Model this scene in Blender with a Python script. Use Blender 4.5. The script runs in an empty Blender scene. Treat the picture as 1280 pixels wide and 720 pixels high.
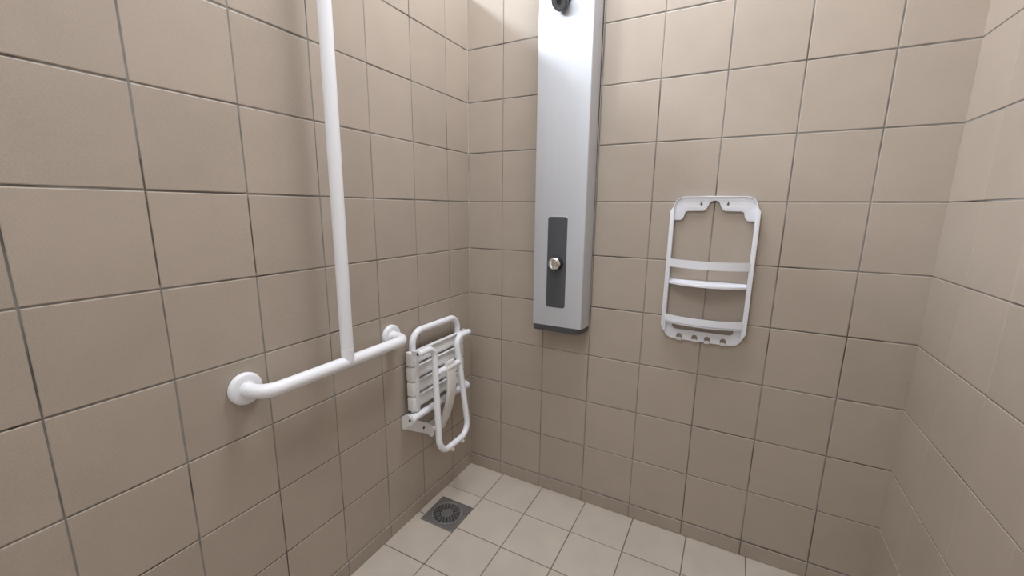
import bpy, bmesh, math, random
from mathutils import Vector, Matrix
random.seed(7)
S = bpy.context.scene
COL = S.collection
V = Vector

# ------------------------------------------------------------------ materials
def new_mat(name):
    m = bpy.data.materials.new(name)
    m.use_nodes = True
    nt = m.node_tree
    b = nt.nodes['Principled BSDF']
    return m, nt, b

def plain(name, rgb, rough=.4, metal=0., spec=.5, bump=0., bscale=400.):
    m, nt, b = new_mat(name)
    b.inputs['Base Color'].default_value = (*rgb, 1)
    b.inputs['Roughness'].default_value = rough
    b.inputs['Metallic'].default_value = metal
    b.inputs['Specular IOR Level'].default_value = spec
    tc = nt.nodes.new('ShaderNodeTexCoord')
    n = nt.nodes.new('ShaderNodeTexNoise')
    n.inputs['Scale'].default_value = bscale
    nt.links.new(tc.outputs['Object'], n.inputs['Vector'])
    mx = nt.nodes.new('ShaderNodeMix'); mx.data_type = 'RGBA'
    mx.inputs['A'].default_value = (*[c * .95 for c in rgb], 1)
    mx.inputs['B'].default_value = (*[min(1, c * 1.05) for c in rgb], 1)
    nt.links.new(n.outputs['Fac'], mx.inputs['Factor'])
    nt.links.new(mx.outputs['Result'], b.inputs['Base Color'])
    if bump:
        bp = nt.nodes.new('ShaderNodeBump')
        bp.inputs['Strength'].default_value = bump
        bp.inputs['Distance'].default_value = .0006
        nt.links.new(n.outputs['Fac'], bp.inputs['Height'])
        nt.links.new(bp.outputs['Normal'], b.inputs['Normal'])
    return m

def tile_mat(name, rgb, rough, speck=.10, mottle=.0, bump=.12, var=.06):
    m, nt, b = new_mat(name)
    N, K = nt.nodes, nt.links
    tc = N.new('ShaderNodeTexCoord')
    fine = N.new('ShaderNodeTexNoise'); fine.inputs['Scale'].default_value = 420; fine.inputs['Detail'].default_value = 3
    big = N.new('ShaderNodeTexNoise'); big.inputs['Scale'].default_value = 9; big.inputs['Detail'].default_value = 4
    K.new(tc.outputs['Object'], fine.inputs['Vector']); K.new(tc.outputs['Object'], big.inputs['Vector'])
    at = N.new('ShaderNodeAttribute'); at.attribute_name = 'tile_tone'
    def mr(src, lo, hi, f0=0., f1=1.):
        r = N.new('ShaderNodeMapRange')
        r.inputs['From Min'].default_value = f0; r.inputs['From Max'].default_value = f1
        r.inputs['To Min'].default_value = lo; r.inputs['To Max'].default_value = hi
        K.new(src, r.inputs['Value']); return r.outputs['Result']
    a = mr(fine.outputs['Fac'], 1 - speck, 1 + speck, .3, .7)
    c = mr(big.outputs['Fac'], 1 - mottle, 1 + mottle, .3, .7)
    d = mr(at.outputs['Fac'], 1 - var, 1 + var)
    m1 = N.new('ShaderNodeMath'); m1.operation = 'MULTIPLY'; K.new(a, m1.inputs[0]); K.new(c, m1.inputs[1])
    m2 = N.new('ShaderNodeMath'); m2.operation = 'MULTIPLY'; K.new(m1.outputs[0], m2.inputs[0]); K.new(d, m2.inputs[1])
    vm = N.new('ShaderNodeVectorMath'); vm.operation = 'SCALE'
    vm.inputs[0].default_value = rgb
    K.new(m2.outputs[0], vm.inputs['Scale'])
    K.new(vm.outputs['Vector'], b.inputs['Base Color'])
    b.inputs['Roughness'].default_value = rough
    b.inputs['Specular IOR Level'].default_value = .35
    bp = N.new('ShaderNodeBump'); bp.inputs['Strength'].default_value = bump; bp.inputs['Distance'].default_value = .0005
    K.new(fine.outputs['Fac'], bp.inputs['Height']); K.new(bp.outputs['Normal'], b.inputs['Normal'])
    return m

def grout_mat(name, light, dark):
    m, nt, b = new_mat(name)
    N, K = nt.nodes, nt.links
    tc = N.new('ShaderNodeTexCoord')
    n = N.new('ShaderNodeTexNoise'); n.inputs['Scale'].default_value = 5.5; n.inputs['Detail'].default_value = 5
    K.new(tc.outputs['Object'], n.inputs['Vector'])
    cr = N.new('ShaderNodeValToRGB')
    cr.color_ramp.elements[0].position = .30; cr.color_ramp.elements[0].color = (*dark, 1)
    cr.color_ramp.elements[1].position = .52; cr.color_ramp.elements[1].color = (*light, 1)
    K.new(n.outputs['Fac'], cr.inputs['Fac'])
    K.new(cr.outputs['Color'], b.inputs['Base Color'])
    b.inputs['Roughness'].default_value = .9
    return m

def brushed_mat(name, rgb, metal=.75, rough=.38):
    m, nt, b = new_mat(name)
    N, K = nt.nodes, nt.links
    tc = N.new('ShaderNodeTexCoord'); mp = N.new('ShaderNodeMapping')
    mp.inputs['Scale'].default_value = (260, 260, 1.2)
    n = N.new('ShaderNodeTexNoise'); n.inputs['Scale'].default_value = 1; n.inputs['Detail'].default_value = 4
    K.new(tc.outputs['Object'], mp.inputs['Vector']); K.new(mp.outputs['Vector'], n.inputs['Vector'])
    mx = N.new('ShaderNodeMix'); mx.data_type = 'RGBA'
    mx.inputs['A'].default_value = (*[c * .97 for c in rgb], 1); mx.inputs['B'].default_value = (*[min(1, c * 1.03) for c in rgb], 1)
    K.new(n.outputs['Fac'], mx.inputs['Factor']); K.new(mx.outputs['Result'], b.inputs['Base Color'])
    b.inputs['Metallic'].default_value = metal; b.inputs['Roughness'].default_value = rough
    return m

TILE = tile_mat('beige_wall_tile', (.440, .374, .316), .40, speck=.06, mottle=.03, var=.03)
TILE_BASE = tile_mat('beige_skirting_tile', (.405, .34, .285), .45, speck=.07, mottle=.05, var=.03)
FLOOR = tile_mat('cream_floor_tile', (.505, .45, .39), .6, speck=.13, mottle=.05, bump=.5, var=.04)
GROUT = grout_mat('grey_wall_grout', (.27, .262, .25), (.06, .048, .04))
GROUT_PALE = grout_mat('beige_wall_grout', (.49, .42, .355), (.44, .374, .316))
GAP = grout_mat('dark_open_joint', (.12, .10, .085), (.05, .04, .032))
GROUT_FLOOR = grout_mat('brown_floor_grout', (.19, .145, .11), (.11, .08, .06))
WHITE_METAL = plain('white_coated_tube', (.87, .88, .93), .28)
WHITE_PLASTIC = plain('white_plastic', (.90, .90, .91), .32)
CADDY = plain('cool_white_plastic', (.84, .86, .93), .33)
CREAM_PLASTIC = plain('off_white_plastic', (.84, .825, .81), .4)
CREAM_RUBBER = plain('cream_rubber', (.72, .69, .63), .6)
DARK_PLASTIC = plain('dark_grey_plastic', (.075, .08, .092), .42)
CAP_PLASTIC = plain('slate_grey_plastic', (.085, .09, .10), .45)
BLACK = plain('black_rubber_and_shade', (.02, .02, .022), .6)  # black parts, plus painted shade behind the column and under the grate
CHROME = plain('chrome', (.82, .80, .78), .09, metal=1.)
PANEL = brushed_mat('brushed_silver', (.62, .645, .70), metal=.5, rough=.42)
STEEL_LIGHT = plain('pale_steel', (.30, .29, .28), .45, metal=.4)  # paler steel than the frame, for the drain's ring and edge rim
STEEL = plain('dull_steel', (.17, .163, .16), .5, metal=.3, bump=.3, bscale=120)
NOZZLE = plain('grey_nozzle', (.55, .56, .6), .5)
PAINT = plain('white_paint', (.80, .79, .77), .7)
SCREW = plain('screw_dark', (.05, .045, .045), .4, metal=.6)

# ------------------------------------------------------------------ mesh helpers
def finish(bm, smooth=40):
    bmesh.ops.remove_doubles(bm, verts=bm.verts, dist=1e-6)
    bmesh.ops.recalc_face_normals(bm, faces=bm.faces)
    for f in bm.faces: f.smooth = True
    for e in bm.edges:
        if len(e.link_faces) == 2:
            e.smooth = e.calc_face_angle(0) < math.radians(smooth)

def obj(name, bm, mats, parent=None, origin=None, smooth=40):
    """links a bmesh given in room coordinates as one object; origin = where its pivot sits"""
    finish(bm, smooth)
    o0 = V(origin) if origin is not None else (V(parent['_base']) if parent else V((0, 0, 0)))
    bmesh.ops.translate(bm, verts=bm.verts, vec=-o0)
    me = bpy.data.meshes.new(name)
    bm.to_mesh(me); bm.free()
    for m in (mats if isinstance(mats, (list, tuple)) else [mats]): me.materials.append(m)
    o = bpy.data.objects.new(name, me)
    COL.objects.link(o)
    if parent is not None:
        o.parent = parent
        o.location = o0 - V(parent['_base'])
    else:
        o.location = o0
    o['_base'] = tuple(o0)
    return o

def thing(name, base, label, cat, group=None):
    o = bpy.data.objects.new(name, None); COL.objects.link(o)
    o.empty_display_size = .05
    o.location = base; o['_base'] = tuple(base)
    o['label'] = label; o['category'] = cat
    if group: o['group'] = group
    return o

def add_box(bm, lo, hi, bevel=0., seg=2):
    c = [(a + b) / 2 for a, b in zip(lo, hi)]
    r = bmesh.ops.create_cube(bm, size=1)
    vs = r['verts']
    for v in vs:
        v.co = V((c[0] + v.co.x * (hi[0] - lo[0]), c[1] + v.co.y * (hi[1] - lo[1]), c[2] + v.co.z * (hi[2] - lo[2])))
    if bevel:
        es = list({e for v in vs for e in v.link_edges})
        bmesh.ops.bevel(bm, geom=es, offset=bevel, segments=seg, profile=.5, affect='EDGES')

def fillet(pts, radii, n=10):
    """rounds the inner corners of a 3-D polyline"""
    out = [V(pts[0])]
    for i in range(1, len(pts) - 1):
        p, a, b = V(pts[i]), V(pts[i - 1]), V(pts[i + 1])
        r = radii[i - 1] if isinstance(radii, (list, tuple)) else radii
        da, db = (a - p).normalized(), (b - p).normalized()
        ang = da.angle(db)
        t = r / math.tan(ang / 2)
        A, B = p + da * t, p + db * t
        cen = p + (da + db).normalized() * (r / math.sin(ang / 2))
        va, vb = A - cen, B - cen
        tot = va.angle(vb)
        ax = va.cross(vb).normalized()
        for k in range(n + 1):
            out.append(cen + Matrix.Rotation(tot * k / n, 3, ax) @ va)
    out.append(V(pts[-1]))
    return out

def add_tube(bm, path, r, n=24, caps=True):
    path = [V(p) for p in path]
    rs = r if isinstance(r, (list, tuple)) else [r] * len(path)
    t0 = (path[1] - path[0]).normalized()
    up = V((0, 0, 1)) if abs(t0.z) < .9 else V((1, 0, 0))
    u = t0.cross(up).normalized()
    rings = []; prev = t0
    for i, p in enumerate(path):
        if i == 0: t = t0
        elif i == len(path) - 1: t = (path[i] - path[i - 1]).normalized()
        else: t = ((path[i] - path[i - 1]).normalized() + (path[i + 1] - path[i]).normalized()).normalized()
        q = prev.rotation_difference(t); u = (q @ u).normalized(); u = (u - t * u.dot(t)).normalized(); prev = t
        w = t.cross(u)
        rings.append([bm.verts.new(p + (u * math.cos(a) + w * math.sin(a)) * rs[i]) for a in [2 * math.pi * k / n for k in range(n)]])
    for a, b in zip(rings, rings[1:]):
        for k in range(n): bm.faces.new((a[k], a[(k + 1) % n], b[(k + 1) % n], b[k]))
    if caps:
        bm.faces.new(rings[0][::-1]); bm.faces.new(rings[-1])

def add_lathe(bm, base, axis, prof, n=40):
    """prof = [(distance along axis, radius)]"""
    ax = V(axis).normalized(); base = V(base)
    u = ax.cross(V((0, 0, 1)) if abs(ax.z) < .9 else V((1, 0, 0))).normalized(); w = ax.cross(u)
    rings = []
    for d, r in prof:
        if r < 1e-6: rings.append([bm.verts.new(base + ax * d)])
        else: rings.append([bm.verts.new(base + ax * d + (u * math.cos(a) + w * math.sin(a)) * r) for a in [2 * math.pi * k / n for k in range(n)]])
    for a, b in zip(rings, rings[1:]):
        for k in range(n):
            k2 = (k + 1) % n
            if len(a) == 1: bm.faces.new((a[0], b[k2], b[k]))
            elif len(b) == 1: bm.faces.new((a[k], a[k2], b[0]))
            else: bm.faces.new((a[k], a[k2], b[k2], b[k]))

def add_prism(bm, poly, f0, f1):
    """poly = 2-D outline, f0/f1 map (u, v) to the two end faces"""
    a = [bm.verts.new(f0(*p)) for p in poly]; b = [bm.verts.new(f1(*p)) for p in poly]
    n = len(poly)
    for k in range(n): bm.faces.new((a[k], a[(k + 1) % n], b[(k + 1) % n], b[k]))
    bm.faces.new(a[::-1]); bm.faces.new(b)

def round_poly(pts, r, n=6):
    """rounds the corners of a closed 2-D outline; r number or list"""
    out = []; N = len(pts)
    for i, p in enumerate(pts):
        rr = r[i] if isinstance(r, (list, tuple)) else r
        p = V(p); a = V(pts[i - 1]); b = V(pts[(i + 1) % N])
        if rr <= 0: out.append(tuple(p)); continue
        da, db = (a - p).normalized(), (b - p).normalized()
        ang = da.angle(db)
        if ang > 3.1: out.append(tuple(p)); continue
        t = min(rr / math.tan(ang / 2), (a - p).length * .49, (b - p).length * .49)
        rr = t * math.tan(ang / 2)
        A, B = p + da * t, p + db * t
        cen = p + (da + db).normalized() * (rr / math.sin(ang / 2))
        a0 = math.atan2(A.y - cen.y, A.x - cen.x); a1 = math.atan2(B.y - cen.y, B.x - cen.x)
        d = (a1 - a0 + math.pi) % (2 * math.pi) - math.pi
        for k in range(n + 1):
            t2 = a0 + d * k / n
            out.append((cen.x + rr * math.cos(t2), cen.y + rr * math.sin(t2)))
    return out

def plate_bm(outer, holes, thick, bevel=.0008):
    """flat plate with holes in local x,y; extruded in z and bevelled; returns bmesh"""
    cu = bpy.data.curves.new('tmp', 'CURVE'); cu.dimensions = '2D'; cu.fill_mode = 'BOTH'
    cu.extrude = thick / 2 - bevel; cu.bevel_depth = bevel; cu.bevel_resolution = 2; cu.offset = -bevel
    for poly in [outer] + holes:
        sp = cu.splines.new('POLY'); sp.points.add(len(poly) - 1)
        for k, p in enumerate(poly): sp.points[k].co = (p[0], p[1], 0, 1)
        sp.use_cyclic_u = True
    o = bpy.data.objects.new('tmp', cu); COL.objects.link(o)
    dg = bpy.context.evaluated_depsgraph_get()
    me = bpy.data.meshes.new_from_object(o.evaluated_get(dg))
    bm = bmesh.new(); bm.from_mesh(me)
    bpy.data.objects.remove(o); bpy.data.curves.remove(cu); bpy.data.meshes.remove(me)
    return bm

def xz_plate(outer, holes, y_mid, thick, bevel=.0008):
    bm = plate_bm(outer, holes, thick, bevel)
    for v in bm.verts: v.co = V((v.co.x, y_mid + v.co.z, v.co.y))
    return bm

def circle(cx, cy, r, n=24): return [(cx + r * math.cos(2 * math.pi * k / n), cy + r * math.sin(2 * math.pi * k / n)) for k in range(n)]

# ------------------------------------------------------------------ the setting
LA = .00391           # the left partition stands very slightly out of square
B0, T = .0575, .2     # top of the skirting tiles, tile pitch
W = 1.5264
CEIL = 2.78

def tiled(name, us, vs, to, mats, gu=.0032, gv=.0036, bev=.0020, drop=.0018, back=.07, kind='structure', warp=.0006, patches=(), vfill=False):
    """tiles between the joint positions us x vs; to(u, v, h) places a point, h = height over the surface"""
    bm = bmesh.new()
    tone = bm.faces.layers.float.new('tile_tone')
    for i in range(len(us) - 1):
        for j in range(len(vs) - 1):
            u0, u1, v0, v1 = us[i] + gu / 2, us[i + 1] - gu / 2, vs[j] + gv / 2, vs[j + 1] - gv / 2
            jit = [random.uniform(-.0004, .0004) for _ in range(2)]
            u0 += jit[0]; u1 += jit[0]; v0 += jit[1]; v1 += jit[1]
            hh = [random.uniform(-warp, warp * .5) for _ in range(4)]
            tn = random.random()
            rings = []
            for ins, h in ((0, -drop - .0004), (0, -drop * .75), (bev * .3, -drop * .28), (bev, 0)):
                rings.append([bm.verts.new(to(u, v, h + e)) for u, v, e in ((u0 + ins, v0 + ins, hh[0]), (u1 - ins, v0 + ins, hh[1]), (u1 - ins, v1 - ins, hh[2]), (u0 + ins, v1 - ins, hh[3]))])
            fs = [bm.faces.new(rings[-1])]
            for a, b in zip(rings, rings[1:]):
                for k in range(4): fs.append(bm.faces.new((a[k], a[(k + 1) % 4], b[(k + 1) % 4], b[k])))
            for f in fs: f[tone] = tn
    # the bed of grout and the wall body behind the tiles
    a = [bm.verts.new(to(u, v, -drop)) for u, v in ((us[0], vs[0]), (us[-1], vs[0]), (us[-1], vs[-1]), (us[0], vs[-1]))]
    b = [bm.verts.new(to(u, v, -back)) for u, v in ((us[0], vs[0]), (us[-1], vs[0]), (us[-1], vs[-1]), (us[0], vs[-1]))]
    fs = [bm.faces.new(a), bm.faces.new(b[::-1])] + [bm.faces.new((a[k], b[k], b[(k + 1) % 4], a[(k + 1) % 4])) for k in range(4)]
    for f in fs: f.material_index = 1
    def bar(u0, u1, v0, v1, h0, h1, mi):
        q = [[bm.verts.new(to(u, v, h)) for u, v in ((u0, v0), (u1, v0), (u1, v1), (u0, v1))] for h in (h0, h1)]
        for f in [bm.faces.new(q[1])] + [bm.faces.new((q[0][k], q[0][(k + 1) % 4], q[1][(k + 1) % 4], q[1][k])) for k in range(4)]: f.material_index = mi
    for u0, u1, v0, v1 in patches:          # joints where the grout has gone dark
        bar(u0, u1, v0, v1, -drop + .00003, -drop + .00016, 2)
    if vfill:                               # upright joints filled flush with pale paste
        for u in us[1:-1]:
            for v0, v1 in zip(vs, vs[1:]):
                bar(u - gu * .5 - .0008, u + gu * .5 + .0008, v0 + gv / 2 + .001, v1 - gv / 2 - .001, -drop, -.00010, 2)
    o = obj(name, bm, mats, smooth=60)
    for p in o.data.polygons: p.use_smooth = False
    if kind: o['kind'] = kind
    return o

def left_to(d, z, h):   # d = distance from the corner towards the camera
    return V((h * math.cos(LA) - d * math.sin(LA), -d * math.cos(LA) - h * math.sin(LA), z))
back_to = lambda x, z, h: V((x, -h, z))
right_to = lambda d, z, h: V((W - h, -d, z))

rows = lambda n, lo=0: [B0 + T * k for k in range(lo, n + 1)]
L_COLS = [-.006] + [.1487 + T * k for k in range(12)]
B_COLS = [0] + [.1661 + T * k for k in range(7)] + [W + .003]
R_COLS = [-.004, .187] + [.380 + .1935 * k for k in range(11)]
zr = lambda k: (B0 + T * k - .0017, B0 + T * k + .0012)
lp = [(.957, 1.1465, *zr(6)), (1.374, 1.389, *zr(4)), (1.003, 1.024, *zr(3)), (.952, .962, *zr(2)), (1.020, 1.040, *zr(4)), (.90, .95, *zr(5))]
lp += [(1.1487 - .0014, 1.1487 + .0014, B0 + T * 5 + .01, B0 + T * 6.3), (.9487 - .0014, .9487 + .0014, B0 + T * 5 + .01, B0 + T * 6 - .01)]
tiled('wall_left', L_COLS, rows(10), left_to, [TILE, GROUT, GAP], back=.09, patches=lp)
tiled('wall_back', B_COLS, rows(13), back_to, [TILE, GROUT], back=.10)
wr = tiled('wall_right', R_COLS, rows(13), right_to, [TILE, GROUT, GROUT_PALE], gu=.0010, gv=.0034, bev=.0013, drop=.0014, back=.10, vfill=True, warp=.0002)
for nm, cols, to, gu in (('baseboard_left', L_COLS, left_to, .0032), ('baseboard_back', B_COLS, back_to, .0032), ('baseboard_right', R_COLS, right_to, .0016)):
    f = (lambda to: (lambda u, v, h: to(u, v, h + .004)))(to)
    tiled(nm, cols, [0, B0 - .0006], f, [TILE_BASE, GROUT], gu=gu, gv=.0010, bev=.0013, drop=.0020, back=.074 if 'back' not in nm else .1)
F_X = [-.02] + [.1864 + .19993 * k for k in range(7)] + [W + .02]
F_Y = [0.02] + [-.1938 - .19605 * k for k in range(13)]
tiled('floor', F_X, F_Y[::-1], lambda x, y, h: V((x, y, h)), [FLOOR, GROUT_FLOOR], gu=.0036, gv=.0036, bev=.0012, drop=.0012, back=.08, warp=.0003)

def slab(name, lo, hi, m=PAINT):
    bm = bmesh.new(); add_box(bm, lo, hi); o = obj(name, bm, m); o['kind'] = 'structure'; return o
YF = F_Y[-1]
slab('ceiling', (-1.7, YF - .1, CEIL), (W + .1, .1, CEIL + .08))
slab('wall_front', (-1.7, YF - .1, -.08), (W + .1, YF, CEIL))
slab('wall_outer', (-1.7, YF, -.08), (-1.6, .1, CEIL))
slab('wall_back_outer', (-1.6, 0, -.08), (0, .1, CEIL))
slab('floor_outer', (-1.6, YF, -.08), (-.09, 0, -.002))

# ------------------------------------------------------------------ white grab rail with a vertical pole
base = (-.003, -.756, .785)
gr = thing('grab_rail', base, 'white tubular grab rail with a tall vertical pole, fixed to the left tiled wall', 'grab rail')
RX, RZ = .075, .7855
for y in (-1.010, -.5035):
    bm = bmesh.new()
    add_lathe(bm, (-.003, y, .785), (1, 0, 0), [(0, .0405), (.006, .041), (.011, .0395), (.0135, .036), (.0145, .0300), (.0145, 0)], 48)
    fl = obj('wall_flange', bm, WHITE_METAL, gr)
    bm = bmesh.new()
    add_lathe(bm, (.0115, y, .785), (1, 0, 0), [(0, .0200), (.0032, .0198), (.0040, .0185), (.0040, .0)], 40)
    obj('collar', bm, WHITE_METAL, fl)
bm = bmesh.new()
add_tube(bm, fillet([(-.001, -1.010, .785), (RX - .004, -1.010, RZ), (RX, -.5035, RZ), (-.001, -.5035, .785)], .045, 14), .0176, 32)
obj('rail', bm, WHITE_METAL, gr)
bm = bmesh.new()
add_tube(bm, fillet([(RX - .001, -.7565, RZ), (RX - .001, -.7535, 1.98), (-.002, -.7535, 1.98)], .045, 14), .0176, 32)
pole = obj('vertical_pole', bm, WHITE_METAL, gr)
bm = bmesh.new()
add_tube(bm, [(RX - .001, -.7565, RZ + .002), (RX - .001, -.7564, RZ + .041), (RX - .001, -.7564, RZ + .0415)], [.0181, .0181, .0176], 40)
obj('sleeve', bm, WHITE_METAL, pole)
bm = bmesh.new()
add_lathe(bm, (-.003, -.7535, 1.98), (1, 0, 0), [(0, .0405), (.006, .041), (.011, .0395), (.0135, .036), (.0145, .0300), (.0145, 0)], 48)
obj('wall_flange', bm, WHITE_METAL, gr)

# ------------------------------------------------------------------ folding shower seat on the left wall
SY = -.281
base = (0, SY, .33)
st = thing('folding_shower_seat', base, 'white slatted fold-up shower seat with tubular legs, folded against the left wall in the corner', 'shower seat')
# frame tube with the handle loop on top
bm = bmesh.new()
add_tube(bm, fillet([(.026, SY - .1430, .457), (.026, SY - .1430, .780), (.026, SY + .1430, .780), (.026, SY + .1430, .457)], .05, 12), .0125, 28)
obj('seat_frame', bm, WHITE_METAL, st)
# four moulded slats
for k in range(4):
    z0 = .478 + .0590 * k; z1 = z0 + .0555
    bm = bmesh.new()
    for s in (-1, 1):
        ya, yb = SY + s * .167, SY + s * .131
        add_box(bm, (.0125, min(ya, yb), z0), (.0435, max(ya, yb), z1), .0045, 3)
    prof = [(.022, z0 + .0035), (.0315, z0 + .0035), (.0330, z0 + .006), (.0310, z0 + .016), (.0285, z0 + .034), (.0280, z0 + .044),
            (.0330, z1 - .0060), (.0365, z1 - .0045), (.0350, z1 - .0025), (.022, z1 - .0025)]
    add_prism(bm, prof, lambda u, v: V((u, SY - .14, v)), lambda u, v: V((u, SY + .14, v)))
    obj('seat_slat', bm, WHITE_PLASTIC, st, smooth=50)
for s in (-1, 1):
    bm = bmesh.new()
    add_box(bm, (.0415, SY + s * .1435 - .010, .474), (.0475, SY + s * .1435 + .010, .712), .002, 2)
    obj('side_bar', bm, WHITE_METAL, st)
# hinge tube, end collars and wall brackets
bm = bmesh.new()
add_tube(bm, [(.042, SY - .172, .456), (.042, SY + .181, .456)], .0135, 28)
ht = obj('hinge_tube', bm, WHITE_METAL, st)
for y, d in ((SY - .183, 1), (SY + .189, -1)):
    bm = bmesh.new()
    add_lathe(bm, (.042, y, .456), (0, d, 0), [(0, 0), (0, .0150), (.001, .0172), (.004, .0178), (.009, .0178), (.011, .0160), (.011, 0)], 36)
    obj('end_collar', bm, WHITE_METAL, ht)
for s in (-1, 1):
    y = SY + (-.186 if s < 0 else .190)
    bm = bmesh.new()
    ear = round_poly([(-.001, .409), (-.001, .459), (.030, .475), (.056, .466), (.056, .446), (.040, .434)], [0, 0, .012, .014, .014, .012])
    add_prism(bm, ear, lambda u, v: V((u, y - .0018, v)), lambda u, v: V((u, y + .0018, v)))
    if s < 0:   # plate screwed to the tiles, stepping down to the foot of the brace
        pl = round_poly([(SY - .186, .409), (-.330, .322), (-.322, .318), (-.3235, .368), (-.380, .404), (SY - .150, .459), (SY - .186, .459)], [0, .004, .004, .003, .02, .01, 0])
        add_prism(bm, pl, lambda u, v: V((.0008, u, v)), lambda u, v: V((.0040, u, v)))
    else:
        add_box(bm, (.0005, y - .002, .412), (.004, y + .03, .462))
    br = obj('wall_bracket', bm, WHITE_PLASTIC, st, smooth=30)
    bm = bmesh.new()
    add_lathe(bm, (.041, y - .0012, .4545), (0, -1, 0), [(0, .0050), (.0018, .0050), (.0022, .0042), (.001, .0030), (.001, 0)], 16)
    obj('screw', bm, SCREW, br)
    if s < 0:
        bm = bmesh.new()
        add_lathe(bm, (.0035, -.3480, .3575), (1, 0, 0), [(0, .0058), (.0012, .0056), (.0018, .004), (.0008, .003), (.0008, 0)], 16)
        obj('screw', bm, SCREW, br)
bm = bmesh.new()
for y in (-.3245, -.249):
    ear = round_poly([(0, .3660), (.012, .3665), (.036, .356), (.037, .330), (.028, .311), (.012, .314), (0, .322)], [0, .004, .012, .012, .012, .004, 0])
    add_prism(bm, ear, lambda u, v: V((u, y - .0018, v)), lambda u, v: V((u, y + .0018, v)))
add_box(bm, (.0005, -.3245, .322), (.0035, -.249, .366))
add_tube(bm, [(.0255, -.322, .342), (.0255, -.251, .342)], .0085, 20)
obj('brace_foot', bm, WHITE_PLASTIC, st, smooth=30)
# U-shaped leg hanging in front of the slats
LG = SY + .001
bm = bmesh.new()
leg = fillet([(.070, LG - .160, .711), (.070, LG - .072, .711), (.109, LG - .103, .288), (.109, LG + .098, .288), (.070, LG + .071, .711), (.070, LG + .160, .711)],
             [.036, .056, .056, .036], 12)
add_tube(bm, leg, .0122, 28)
lg = obj('leg_frame', bm, WHITE_METAL, st)
for s in (-1, 1):
    y = LG + s * .160
    bm = bmesh.new()
    add_lathe(bm, (.070, y, .711), (0, s, 0), [(0, .0132), (.003, .0136), (.0042, .0125), (.0042, 0)], 28)
    lug = round_poly([(.040, .702), (.072, .701), (.080, .711), (.072, .7205), (.040, .719)], [0, .009, .009, .009, 0])
    add_prism(bm, lug, lambda u, v: V((u, y + s * .003, v)), lambda u, v: V((u, y + s * .0062, v)))
    pv = obj('pivot_lug', bm, WHITE_METAL, lg)
    bm = bmesh.new()
    add_lathe(bm, (.070, y + s * .0058, .711), (0, s, 0), [(0, .0050), (.002, .0048), (.0025, .0030), (.001, .0026), (.001, 0)], 16)
    obj('bolt', bm, SCREW, pv)
for y in (-.309, -.238):
    bm = bmesh.new()
    add_lathe(bm, (.110, y, .286), (.45, 0, -1), [(0, .0085), (.013, .0088), (.018, .0076), (.0205, .004), (.021, 0)], 20)
    obj('rubber_foot', bm, CREAM_RUBBER, lg)
bm = bmesh.new()
add_tube(bm, [(.080, LG - .078, .607), (.080, LG + .077, .607)], .0118, 24)
obj('crossbar', bm, WHITE_METAL, lg)
# curved brace
bm = bmesh.new()
cl = [(.083, .634), (.0885, .600), (.0905, .570), (.0915, .540), (.090, .511), (.0855, .480), (.078, .450), (.069, .420), (.058, .388), (.045, .360), (.028, .338)]
cl = [V(p) for p in cl]
hw = [.0275, .0275, .0255, .0255, .0255, .0255, .025, .0245, .0235, .022, .020]; th = [.006, .006, .006, .006, .006, .006, .0065, .007, .008, .008, .007]
rings = []
for i, p in enumerate(cl):
    t = (cl[min(i + 1, len(cl) - 1)] - cl[max(i - 1, 0)]).normalized(); n2 = V((-t.y, t.x))
    if n2.x < 0: n2 = -n2
    sec = round_poly([(-hw[i], -th[i]), (hw[i], -th[i]), (hw[i], th[i]), (-hw[i], th[i])], .0035, 3)
    rings.append([bm.verts.new(V((p.x + n2.x * h, SY + .007 + w_, p.y + n2.y * h))) for w_, h in sec])
for a, b in zip(rings, rings[1:]):
    m_ = len(a)
    for k in range(m_): bm.faces.new((a[k], a[(k + 1) % m_], b[(k + 1) % m_], b[k]))
bm.faces.new(rings[0][::-1]); bm.faces.new(rings[-1])
add_tube(bm, [(.080, SY - .019, .607), (.080, SY + .034, .607)], .0160, 24)
obj('brace_arm', bm, CREAM_PLASTIC, st)

# ------------------------------------------------------------------ shower panel on the back wall
base = (.457, 0, .76)
sp = thing('shower_tower', base, 'tall brushed silver shower column with dark control strip, on the back wall', 'shower column')
ZT = 2.10
pf = [(.360, -.006), (.3555, -.050), (.3555, -.080), (.3575, -.0835), (.372, -.0852), (.415, -.0862), (.457, -.0865), (.500, -.0862), (.542, -.0852), (.5545, -.0835), (.557, -.0805), (.5625, -.046), (.5635, -.006)]
bm = bmesh.new()
add_prism(bm, pf, lambda u, v: V((u, v, .783)), lambda u, v: V((u - .003, v, ZT)))
obj('column_body', bm, PANEL, sp, smooth=25)
bm = bmesh.new()
add_box(bm, (.366, -.008, .79), (.5620, 0, ZT - .01))
obj('shadow_gap_plate', bm, BLACK, sp)  # backing plate coloured black to paint the shadow gap behind the body
cp = round_poly([(.3585, -.004), (.3565, -.083), (.552, -.084), (.5615, -.004)], [0, .008, .030, 0], 8)
cin = [(.46 + (u - .46) * .97, v * .96) for u, v in cp]
bm = bmesh.new()
r0 = [bm.verts.new(V((u, v, .7835))) for u, v in cp]; r1 = [bm.verts.new(V((u, v, .764))) for u, v in cp]; r2 = [bm.verts.new(V((u, v, .7585))) for u, v in cin]
for a, b in ((r0, r1), (r1, r2)):
    for k in range(len(a)): bm.faces.new((a[k], a[(k + 1) % len(a)], b[(k + 1) % len(a)], b[k]))
bm.faces.new(r0); bm.faces.new(r2[::-1])
obj('bottom_cap', bm, CAP_PLASTIC, sp)
bm = bmesh.new()
cp2 = [(u, v, ZT - .001) for u, v in cp]
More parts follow.
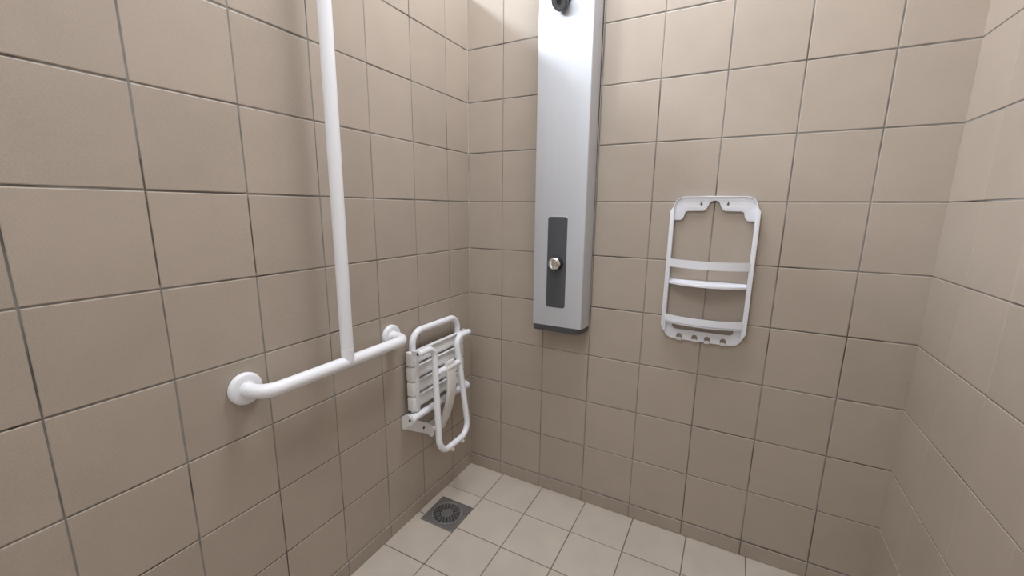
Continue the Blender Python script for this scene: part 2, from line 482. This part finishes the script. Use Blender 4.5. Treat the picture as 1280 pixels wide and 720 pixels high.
a = [bm.verts.new(V(p)) for p in cp2]; b = [bm.verts.new(V((p[0], p[1], ZT + .02))) for p in cp2]
for k in range(len(a)): bm.faces.new((a[k], a[(k + 1) % len(a)], b[(k + 1) % len(a)], b[k]))
bm.faces.new(a); bm.faces.new(b)
obj('top_cap', bm, CAP_PLASTIC, sp)
bm = xz_plate(round_poly([(.4125, .858), (.4895, .858), (.4895, 1.2025), (.4125, 1.2025)], .0095, 8), [], -.0866, .0018, .0006)
cs = obj('control_strip', bm, DARK_PLASTIC, sp); cs['label'] = 'dark grey control strip'
bm = xz_plate(round_poly([(.4105, .856), (.4915, .856), (.4915, 1.2045), (.4105, 1.2045)], .011, 8), [], -.0862, .0012, .0004)
obj('strip_surround', bm, PANEL, cs)
bm = bmesh.new()
add_lathe(bm, (.4515, -.086, 1.0305), (0, -1, 0), [(0, .0265), (.004, .0265), (.007, .0245), (.018, .0235), (.019, .0)], 40)
hb = obj('button_housing', bm, BLACK, sp)
bm = bmesh.new()
n = 64; ax0 = V((.4515, -.104, 1.0305)); rings = []
for d, r, lob in ((0, .0215, .0), (.002, .0228, .5), (.009, .0232, 1), (.0125, .0215, 1), (.0145, .0180, .6), (.0152, .0165, .2), (.0146, .0150, 0), (.0146, .004, 0)):
    rings.append([bm.verts.new(ax0 + V(((r + .0009 * lob * math.cos(7 * a)) * math.cos(a), -d, (r + .0009 * lob * math.cos(7 * a)) * math.sin(a)))) for a in [2 * math.pi * k / n for k in range(n)]])
for a, b in zip(rings, rings[1:]):
    for k in range(n): bm.faces.new((a[k], a[(k + 1) % n], b[(k + 1) % n], b[k]))
bm.faces.new(rings[-1])
pb = obj('push_button', bm, CHROME, sp); pb['label'] = 'round chrome push button'
# nozzle near the top
hd0 = V((.457, -.084, 1.931)); hdir = V((-.25, -.79, -.58)).normalized()
bm = bmesh.new()
add_lathe(bm, (.457, -.082, 1.935), (0, -1, 0), [(0, .026), (.006, .0255), (.011, .022), (.016, .0), ], 36)
add_lathe(bm, hd0 - hdir * .006, hdir, [(0, .018), (.018, .0175), (.034, .020), (.045, .0285), (.054, .0300), (.058, .0292), (.0595, .0275), (.0580, .0262), (.0580, 0)], 48)
sh = obj('shower_head', bm, DARK_PLASTIC, sp)
fc = hd0 + hdir * .0521
uu = hdir.cross(V((0, 0, 1))).normalized(); ww = hdir.cross(uu)
bm = bmesh.new()
for rr, cnt, sz in ((.0235, 30, .0010), (.0200, 26, .0010), (.0165, 22, .0010), (.0118, 16, .0009)):
    for k in range(cnt):
        a = 2 * math.pi * k / cnt + rr * 90
        add_lathe(bm, fc + (uu * math.cos(a) + ww * math.sin(a)) * rr, hdir, [(-.001, sz), (.0008, sz * .8), (.001, 0)], 6)
obj('nozzles', bm, NOZZLE, sh)
bm = bmesh.new(); add_lathe(bm, fc, hdir, [(0, .0078), (.0016, .0074), (.0016, .0062), (.0006, .005), (.0006, 0)], 28)
obj('centre_cap', bm, BLACK, sh)

# ------------------------------------------------------------------ wall caddy
CX = .9660
base = (CX, 0, .78)
cd = thing('shower_caddy', base, 'white plastic wall caddy with two narrow shelves and four small hooks', 'shower caddy')
m2 = lambda half: [(CX - x, z) for x, z in half] + [(CX + x, z) for x, z in half[::-1]]
# top plate: left half listed from the arch round to the top middle
arch = [(.0175 * math.sin(a), 1.2445 + .0175 * math.cos(a)) for a in [math.radians(d) for d in range(0, 81, 10)]]
low = arch + [(.022, 1.237), (.029, 1.2300), (.034, 1.2285), (.0800, 1.2280), (.0865, 1.2245), (.0905, 1.2090), (.0960, 1.2000), (.1020, 1.1975), (.1245, 1.1975)]
side = [(.1245, 1.244), (.1210, 1.2575), (.1125, 1.2680), (.1000, 1.2745), (.0880, 1.2760), (0, 1.2770)]
right = [(CX + x, z) for x, z in low + side[:-1]]
left = [(CX - x, z) for x, z in (low + side[:-1])[::-1]]
outl = right + [(CX, 1.2770)] + left[:-1]
holes = []
for sx in (-.0395, .0395):
    holes.append([(CX + sx + .0022 * math.cos(a), 1.2575 + .0022 * math.sin(a)) for a in [math.radians(d) for d in range(-50, 231, 28)]] +
                 [(CX + sx + .0040 * math.cos(a), 1.2500 + .0040 * math.sin(a)) for a in [math.radians(d) for d in range(120, 421, 30)]])
bm = xz_plate(outl, holes, -.0075, .0040, .0009)
obj('hanging_plate', bm, CADDY, cd, smooth=35)
# raised rim round the top
bm = bmesh.new()
rim = [(CX - x, z) for x, z in [(.1245, 1.199)] + side[:-1]] + [(CX, 1.277)] + [(CX + x, z) for x, z in ([(.1245, 1.199)] + side[:-1])[::-1]]
def strip(bm, path, w, y0, y1):
    """a strip following an x-z polyline, w wide inward, from depth y0 to y1"""
    n_ = len(path); rings = []
    for i, p in enumerate(path):
        p = V(p); t = (V(path[min(i + 1, n_ - 1)]) - V(path[max(i - 1, 0)])).normalized(); nn = V((t.y, -t.x))
        q = p + nn * w
        rings.append([bm.verts.new(V((a.x, y, a.y))) for a, y in ((p, y0), (p, y1), (q, y1), (q, y0))])
    for a, b in zip(rings, rings[1:]):
        for k in range(4): bm.faces.new((a[k], a[(k + 1) % 4], b[(k + 1) % 4], b[k]))
    bm.faces.new(rings[0][::-1]); bm.faces.new(rings[-1])
rim_s = [(CX - .1245, 1.199), (CX - .1245, 1.22)] + [(CX - x, z) for x, z in side[:-1]] + [(CX + x, z) for x, z in side[:-1][::-1]] + [(CX + .1245, 1.22), (CX + .1245, 1.199)]
strip(bm, rim_s, .0028, -.004, -.0150)
obj('rim', bm, CADDY, cd, smooth=35)
# side rails
for s in (-1, 1):
    bm = bmesh.new()
    o_ = [(.1240, 1.242), (.1330, 1.228), (.1335, 1.15), (.1335, .830), (.1230, .806), (.1180, .815), (.1195, .86), (.1195, 1.200), (.1215, 1.2420)]
    poly = round_poly([(CX + s * x, z) for x, z in o_], [.001, .006, 0, .012, .008, .004, 0, .002, .002], 4)
    add_prism(bm, poly, lambda u, v: V((u, -.0035, v)), lambda u, v: V((u, -.0235, v)))
    bmesh.ops.recalc_face_normals(bm, faces=bm.faces)
    es = [e for e in bm.edges if all(abs(v.co.y + .0235) < 1e-5 for v in e.verts)]
    bmesh.ops.bevel(bm, geom=es, offset=.0016, segments=2, profile=.5, affect='EDGES')
    obj('side_rail', bm, CADDY, cd, smooth=35)
# bottom plate with slot and hooks
ob = round_poly([(CX - .1290, .851), (CX - .1220, .7795), (CX + .1220, .7795), (CX + .1290, .851), (CX, .851)], [0, .036, .036, 0, 0], 10)
slot = round_poly([(CX - .0965, .845), (CX + .0965, .845), (CX + .0965, .8165), (CX - .0965, .8165)], [.003, .003, .013, .013], 6)
HX = [-.0705, -.0210, .0195, .0690]
hh = []
for x in HX:
    hh.append([(CX + x - .0092, .7850)] + [(CX + x - .0092 * math.cos(a), .7925 + .0092 * math.sin(a)) for a in [math.radians(d) for d in range(0, 181, 15)]] + [(CX + x + .0092, .7850)])
bm = xz_plate(ob, [slot] + hh, -.0065, .0036, .0008)
bp_ = obj('bottom_plate', bm, CADDY, cd, smooth=35)
for x in HX:
    bm = bmesh.new()
    # a small upturned tongue hanging out of its hole
    path = [(-.0065, .7785), (-.0105, .7765), (-.0155, .7772), (-.0195, .7815), (-.0205, .7895)]
    rings = []
    for i, (y, z) in enumerate(path):
        w_ = .0074 if i < 4 else .0060
        rings.append([bm.verts.new(V((CX + x + dx, y + dy, z + dz))) for dx, dy, dz in ((-w_, 0, 0), (w_, 0, 0), (w_, .0012 if i > 2 else 0, .0022 if i < 4 else 0.001), (-w_, .0012 if i > 2 else 0, .0022 if i < 4 else 0.001))])
    for a, b in zip(rings, rings[1:]):
        for k in range(4): bm.faces.new((a[k], a[(k + 1) % 4], b[(k + 1) % 4], b[k]))
    bm.faces.new(rings[0][::-1]); bm.faces.new(rings[-1])
    obj('hook', bm, CREAM_PLASTIC, bp_)
# shelves
def bow(t, y_end, y_mid): return y_end + (y_mid - y_end) * (1 - (2 * t - 1) ** 2) ** .9 if 0 < t < 1 else y_end
def curved_rail(bm, z0, z1, y_end, y_mid, hw_, th_=.0026, n=28):
    rings = []
    for i in range(n + 1):
        t = i / n; x = CX - hw_ + 2 * hw_ * t; y = bow(t, y_end, y_mid)
        rings.append([bm.verts.new(V(p)) for p in ((x, y, z0), (x, y, z1), (x, y + th_, z1), (x, y + th_, z0))])
    for a, b in zip(rings, rings[1:]):
        for k in range(4): bm.faces.new((a[k], a[(k + 1) % 4], b[(k + 1) % 4], b[k]))
    bm.faces.new(rings[0][::-1]); bm.faces.new(rings[-1])
def curved_floor(bm, z0, z1, y_back, y_end, y_mid, hw_, n=28):
    rings = []
    for i in range(n + 1):
        t = i / n; x = CX - hw_ + 2 * hw_ * t; y = bow(t, y_end, y_mid)
        rings.append([bm.verts.new(V(p)) for p in ((x, y, z0 + .001), (x, y, z1 - .001), (x, y + .001, z1), (x, y_back, z1), (x, y_back, z0), (x, y + .002, z0))])
    for a, b in zip(rings, rings[1:]):
        for k in range(6): bm.faces.new((a[k], a[(k + 1) % 6], b[(k + 1) % 6], b[k]))
    bm.faces.new(rings[0][::-1]); bm.faces.new(rings[-1])
for zr0, zr1, zf0, zf1, yb in ((1.0400, 1.0670, .9795, .9880, -.004), (.8480, .8705, .8400, .8460, -.009)):
    bm = bmesh.new()
    curved_rail(bm, zr0, zr1, -.0235, -.066 if zr0 > 1 else -.054, .1235)
    fr = obj('front_rail', bm, CADDY, cd, smooth=35)
    bm = bmesh.new()
    curved_floor(bm, zf0, zf1, yb, -.022, -.064 if zr0 > 1 else -.051, .1190)
    if zr0 > 1: add_box(bm, (CX - .1190, -.0052, .985), (CX + .1190, -.0030, .994))
    obj('shelf', bm, CADDY, cd, smooth=35)

# ------------------------------------------------------------------ floor drain
base = (.1085, -.344, .0)
dr = thing('floor_drain', base, 'square dark metal floor drain with round perforated grate, in the floor tiles', 'floor drain')
DX, DY, DH = .1085, -.3445, .0765
bm = plate_bm([(DX - DH, DY - DH), (DX + DH, DY - DH), (DX + DH, DY + DH), (DX - DH, DY + DH)], [circle(DX, DY, .0585, 64)], .0016, .0004)
bmesh.ops.translate(bm, verts=bm.verts, vec=(0, 0, .0009))
obj('drain_frame', bm, STEEL, dr)
bm = bmesh.new()
add_lathe(bm, (DX, DY, .0006), (0, 0, 1), [(0, .0625), (.0030, .0622), (.0042, .0612), (.0042, .0590), (.0020, .0580), (0, .0578)], 64)
obj('ring', bm, STEEL_LIGHT, dr)
bm = bmesh.new()
for a, b, c, d in ((-1, -1, 1, -.965), (-1, .965, 1, 1), (-1, -.965, -.965, .965), (.965, -.965, 1, .965)):
    add_box(bm, (DX + a * DH, DY + b * DH, .0002), (DX + c * DH, DY + d * DH, .0030), .0004, 1)
obj('edge_rim', bm, STEEL_LIGHT, dr)
bm = bmesh.new(); add_lathe(bm, (DX, DY, .0002), (0, 0, 1), [(0, .0565), (.0004, .0565), (.0004, 0)], 48)
obj('drain_well_shade', bm, BLACK, dr)  # thin black disc painting the shade of the well below the grate
hl = []
for rr, cnt, off in ((.0498, 22, 0), (.0412, 20, .5), (.0325, 16, 0)):
    for k in range(cnt):
        a = 2 * math.pi * (k + off) / cnt
        hl.append([(DX + (rr + .0042 * math.cos(b)) * math.cos(a) - .0040 * math.sin(b) * math.sin(a), DY + (rr + .0042 * math.cos(b)) * math.sin(a) + .0040 * math.sin(b) * math.cos(a)) for b in [2 * math.pi * q / 8 for q in range(8)]])
bm = plate_bm(circle(DX, DY, .0565, 64), hl, .0016, .0002)
bmesh.ops.translate(bm, verts=bm.verts, vec=(0, 0, .0018))
add_lathe(bm, (DX, DY, .0004), (0, 0, 1), [(0, 0), (0, .0255), (.0026, .0255), (.0026, 0)], 40)
obj('grate', bm, STEEL, dr)

# ------------------------------------------------------------------ light
def area(name, loc, rot, sx, sy, power, col):
    l = bpy.data.lights.new(name, 'AREA'); l.shape = 'RECTANGLE'; l.size = sx; l.size_y = sy; l.energy = power; l.color = col
    o = bpy.data.objects.new(name, l); COL.objects.link(o); o.location = loc; o.rotation_euler = rot
    return o
area('ceiling_lamp', (.64, -.40, CEIL - .02), (0, 0, 0), .6, .5, 23, (.93, .96, 1))
area('ceiling_lamp_outer', (-.98, -1.75, CEIL - .05), (0, 0, 0), .36, .7, 68, (.88, .94, 1))
area('ceiling_lamp_front', (.55, -1.8, CEIL - .02), (0, 0, 0), .8, .6, 14.5, (.93, .96, 1))

w = bpy.data.worlds.new('world'); S.world = w; w.use_nodes = True
w.node_tree.nodes['Background'].inputs['Color'].default_value = (.9, .95, 1, 1)
w.node_tree.nodes['Background'].inputs['Strength'].default_value = .1

# ------------------------------------------------------------------ camera
cam = bpy.data.cameras.new('camera'); co = bpy.data.objects.new('camera', cam); COL.objects.link(co)
cam.sensor_width = 36; cam.lens = 523.666 * 36 / 1280; cam.clip_start = .02
cam.shift_x = 4.333 / 1280; cam.shift_y = 6.728 / 1280
R = [[0.881436, 0.472199, 0.009953], [0.10157, -0.168932, -0.98038], [-0.461253, 0.865153, -0.196864]]
M = Matrix(((R[0][0], -R[1][0], -R[2][0]), (R[0][1], -R[1][1], -R[2][1]), (R[0][2], -R[1][2], -R[2][2]))).to_4x4()
M.translation = V((1.03316, -1.56161, 1.22781))
co.matrix_world = M
S.camera = co
for o in S.objects:
    if '_base' in o: del o['_base']
S.view_settings.view_transform = 'Standard'; S.view_settings.look = 'None'
S.view_settings.gamma = 1; S.view_settings.use_curve_mapping = False
S.view_settings.exposure = 0.
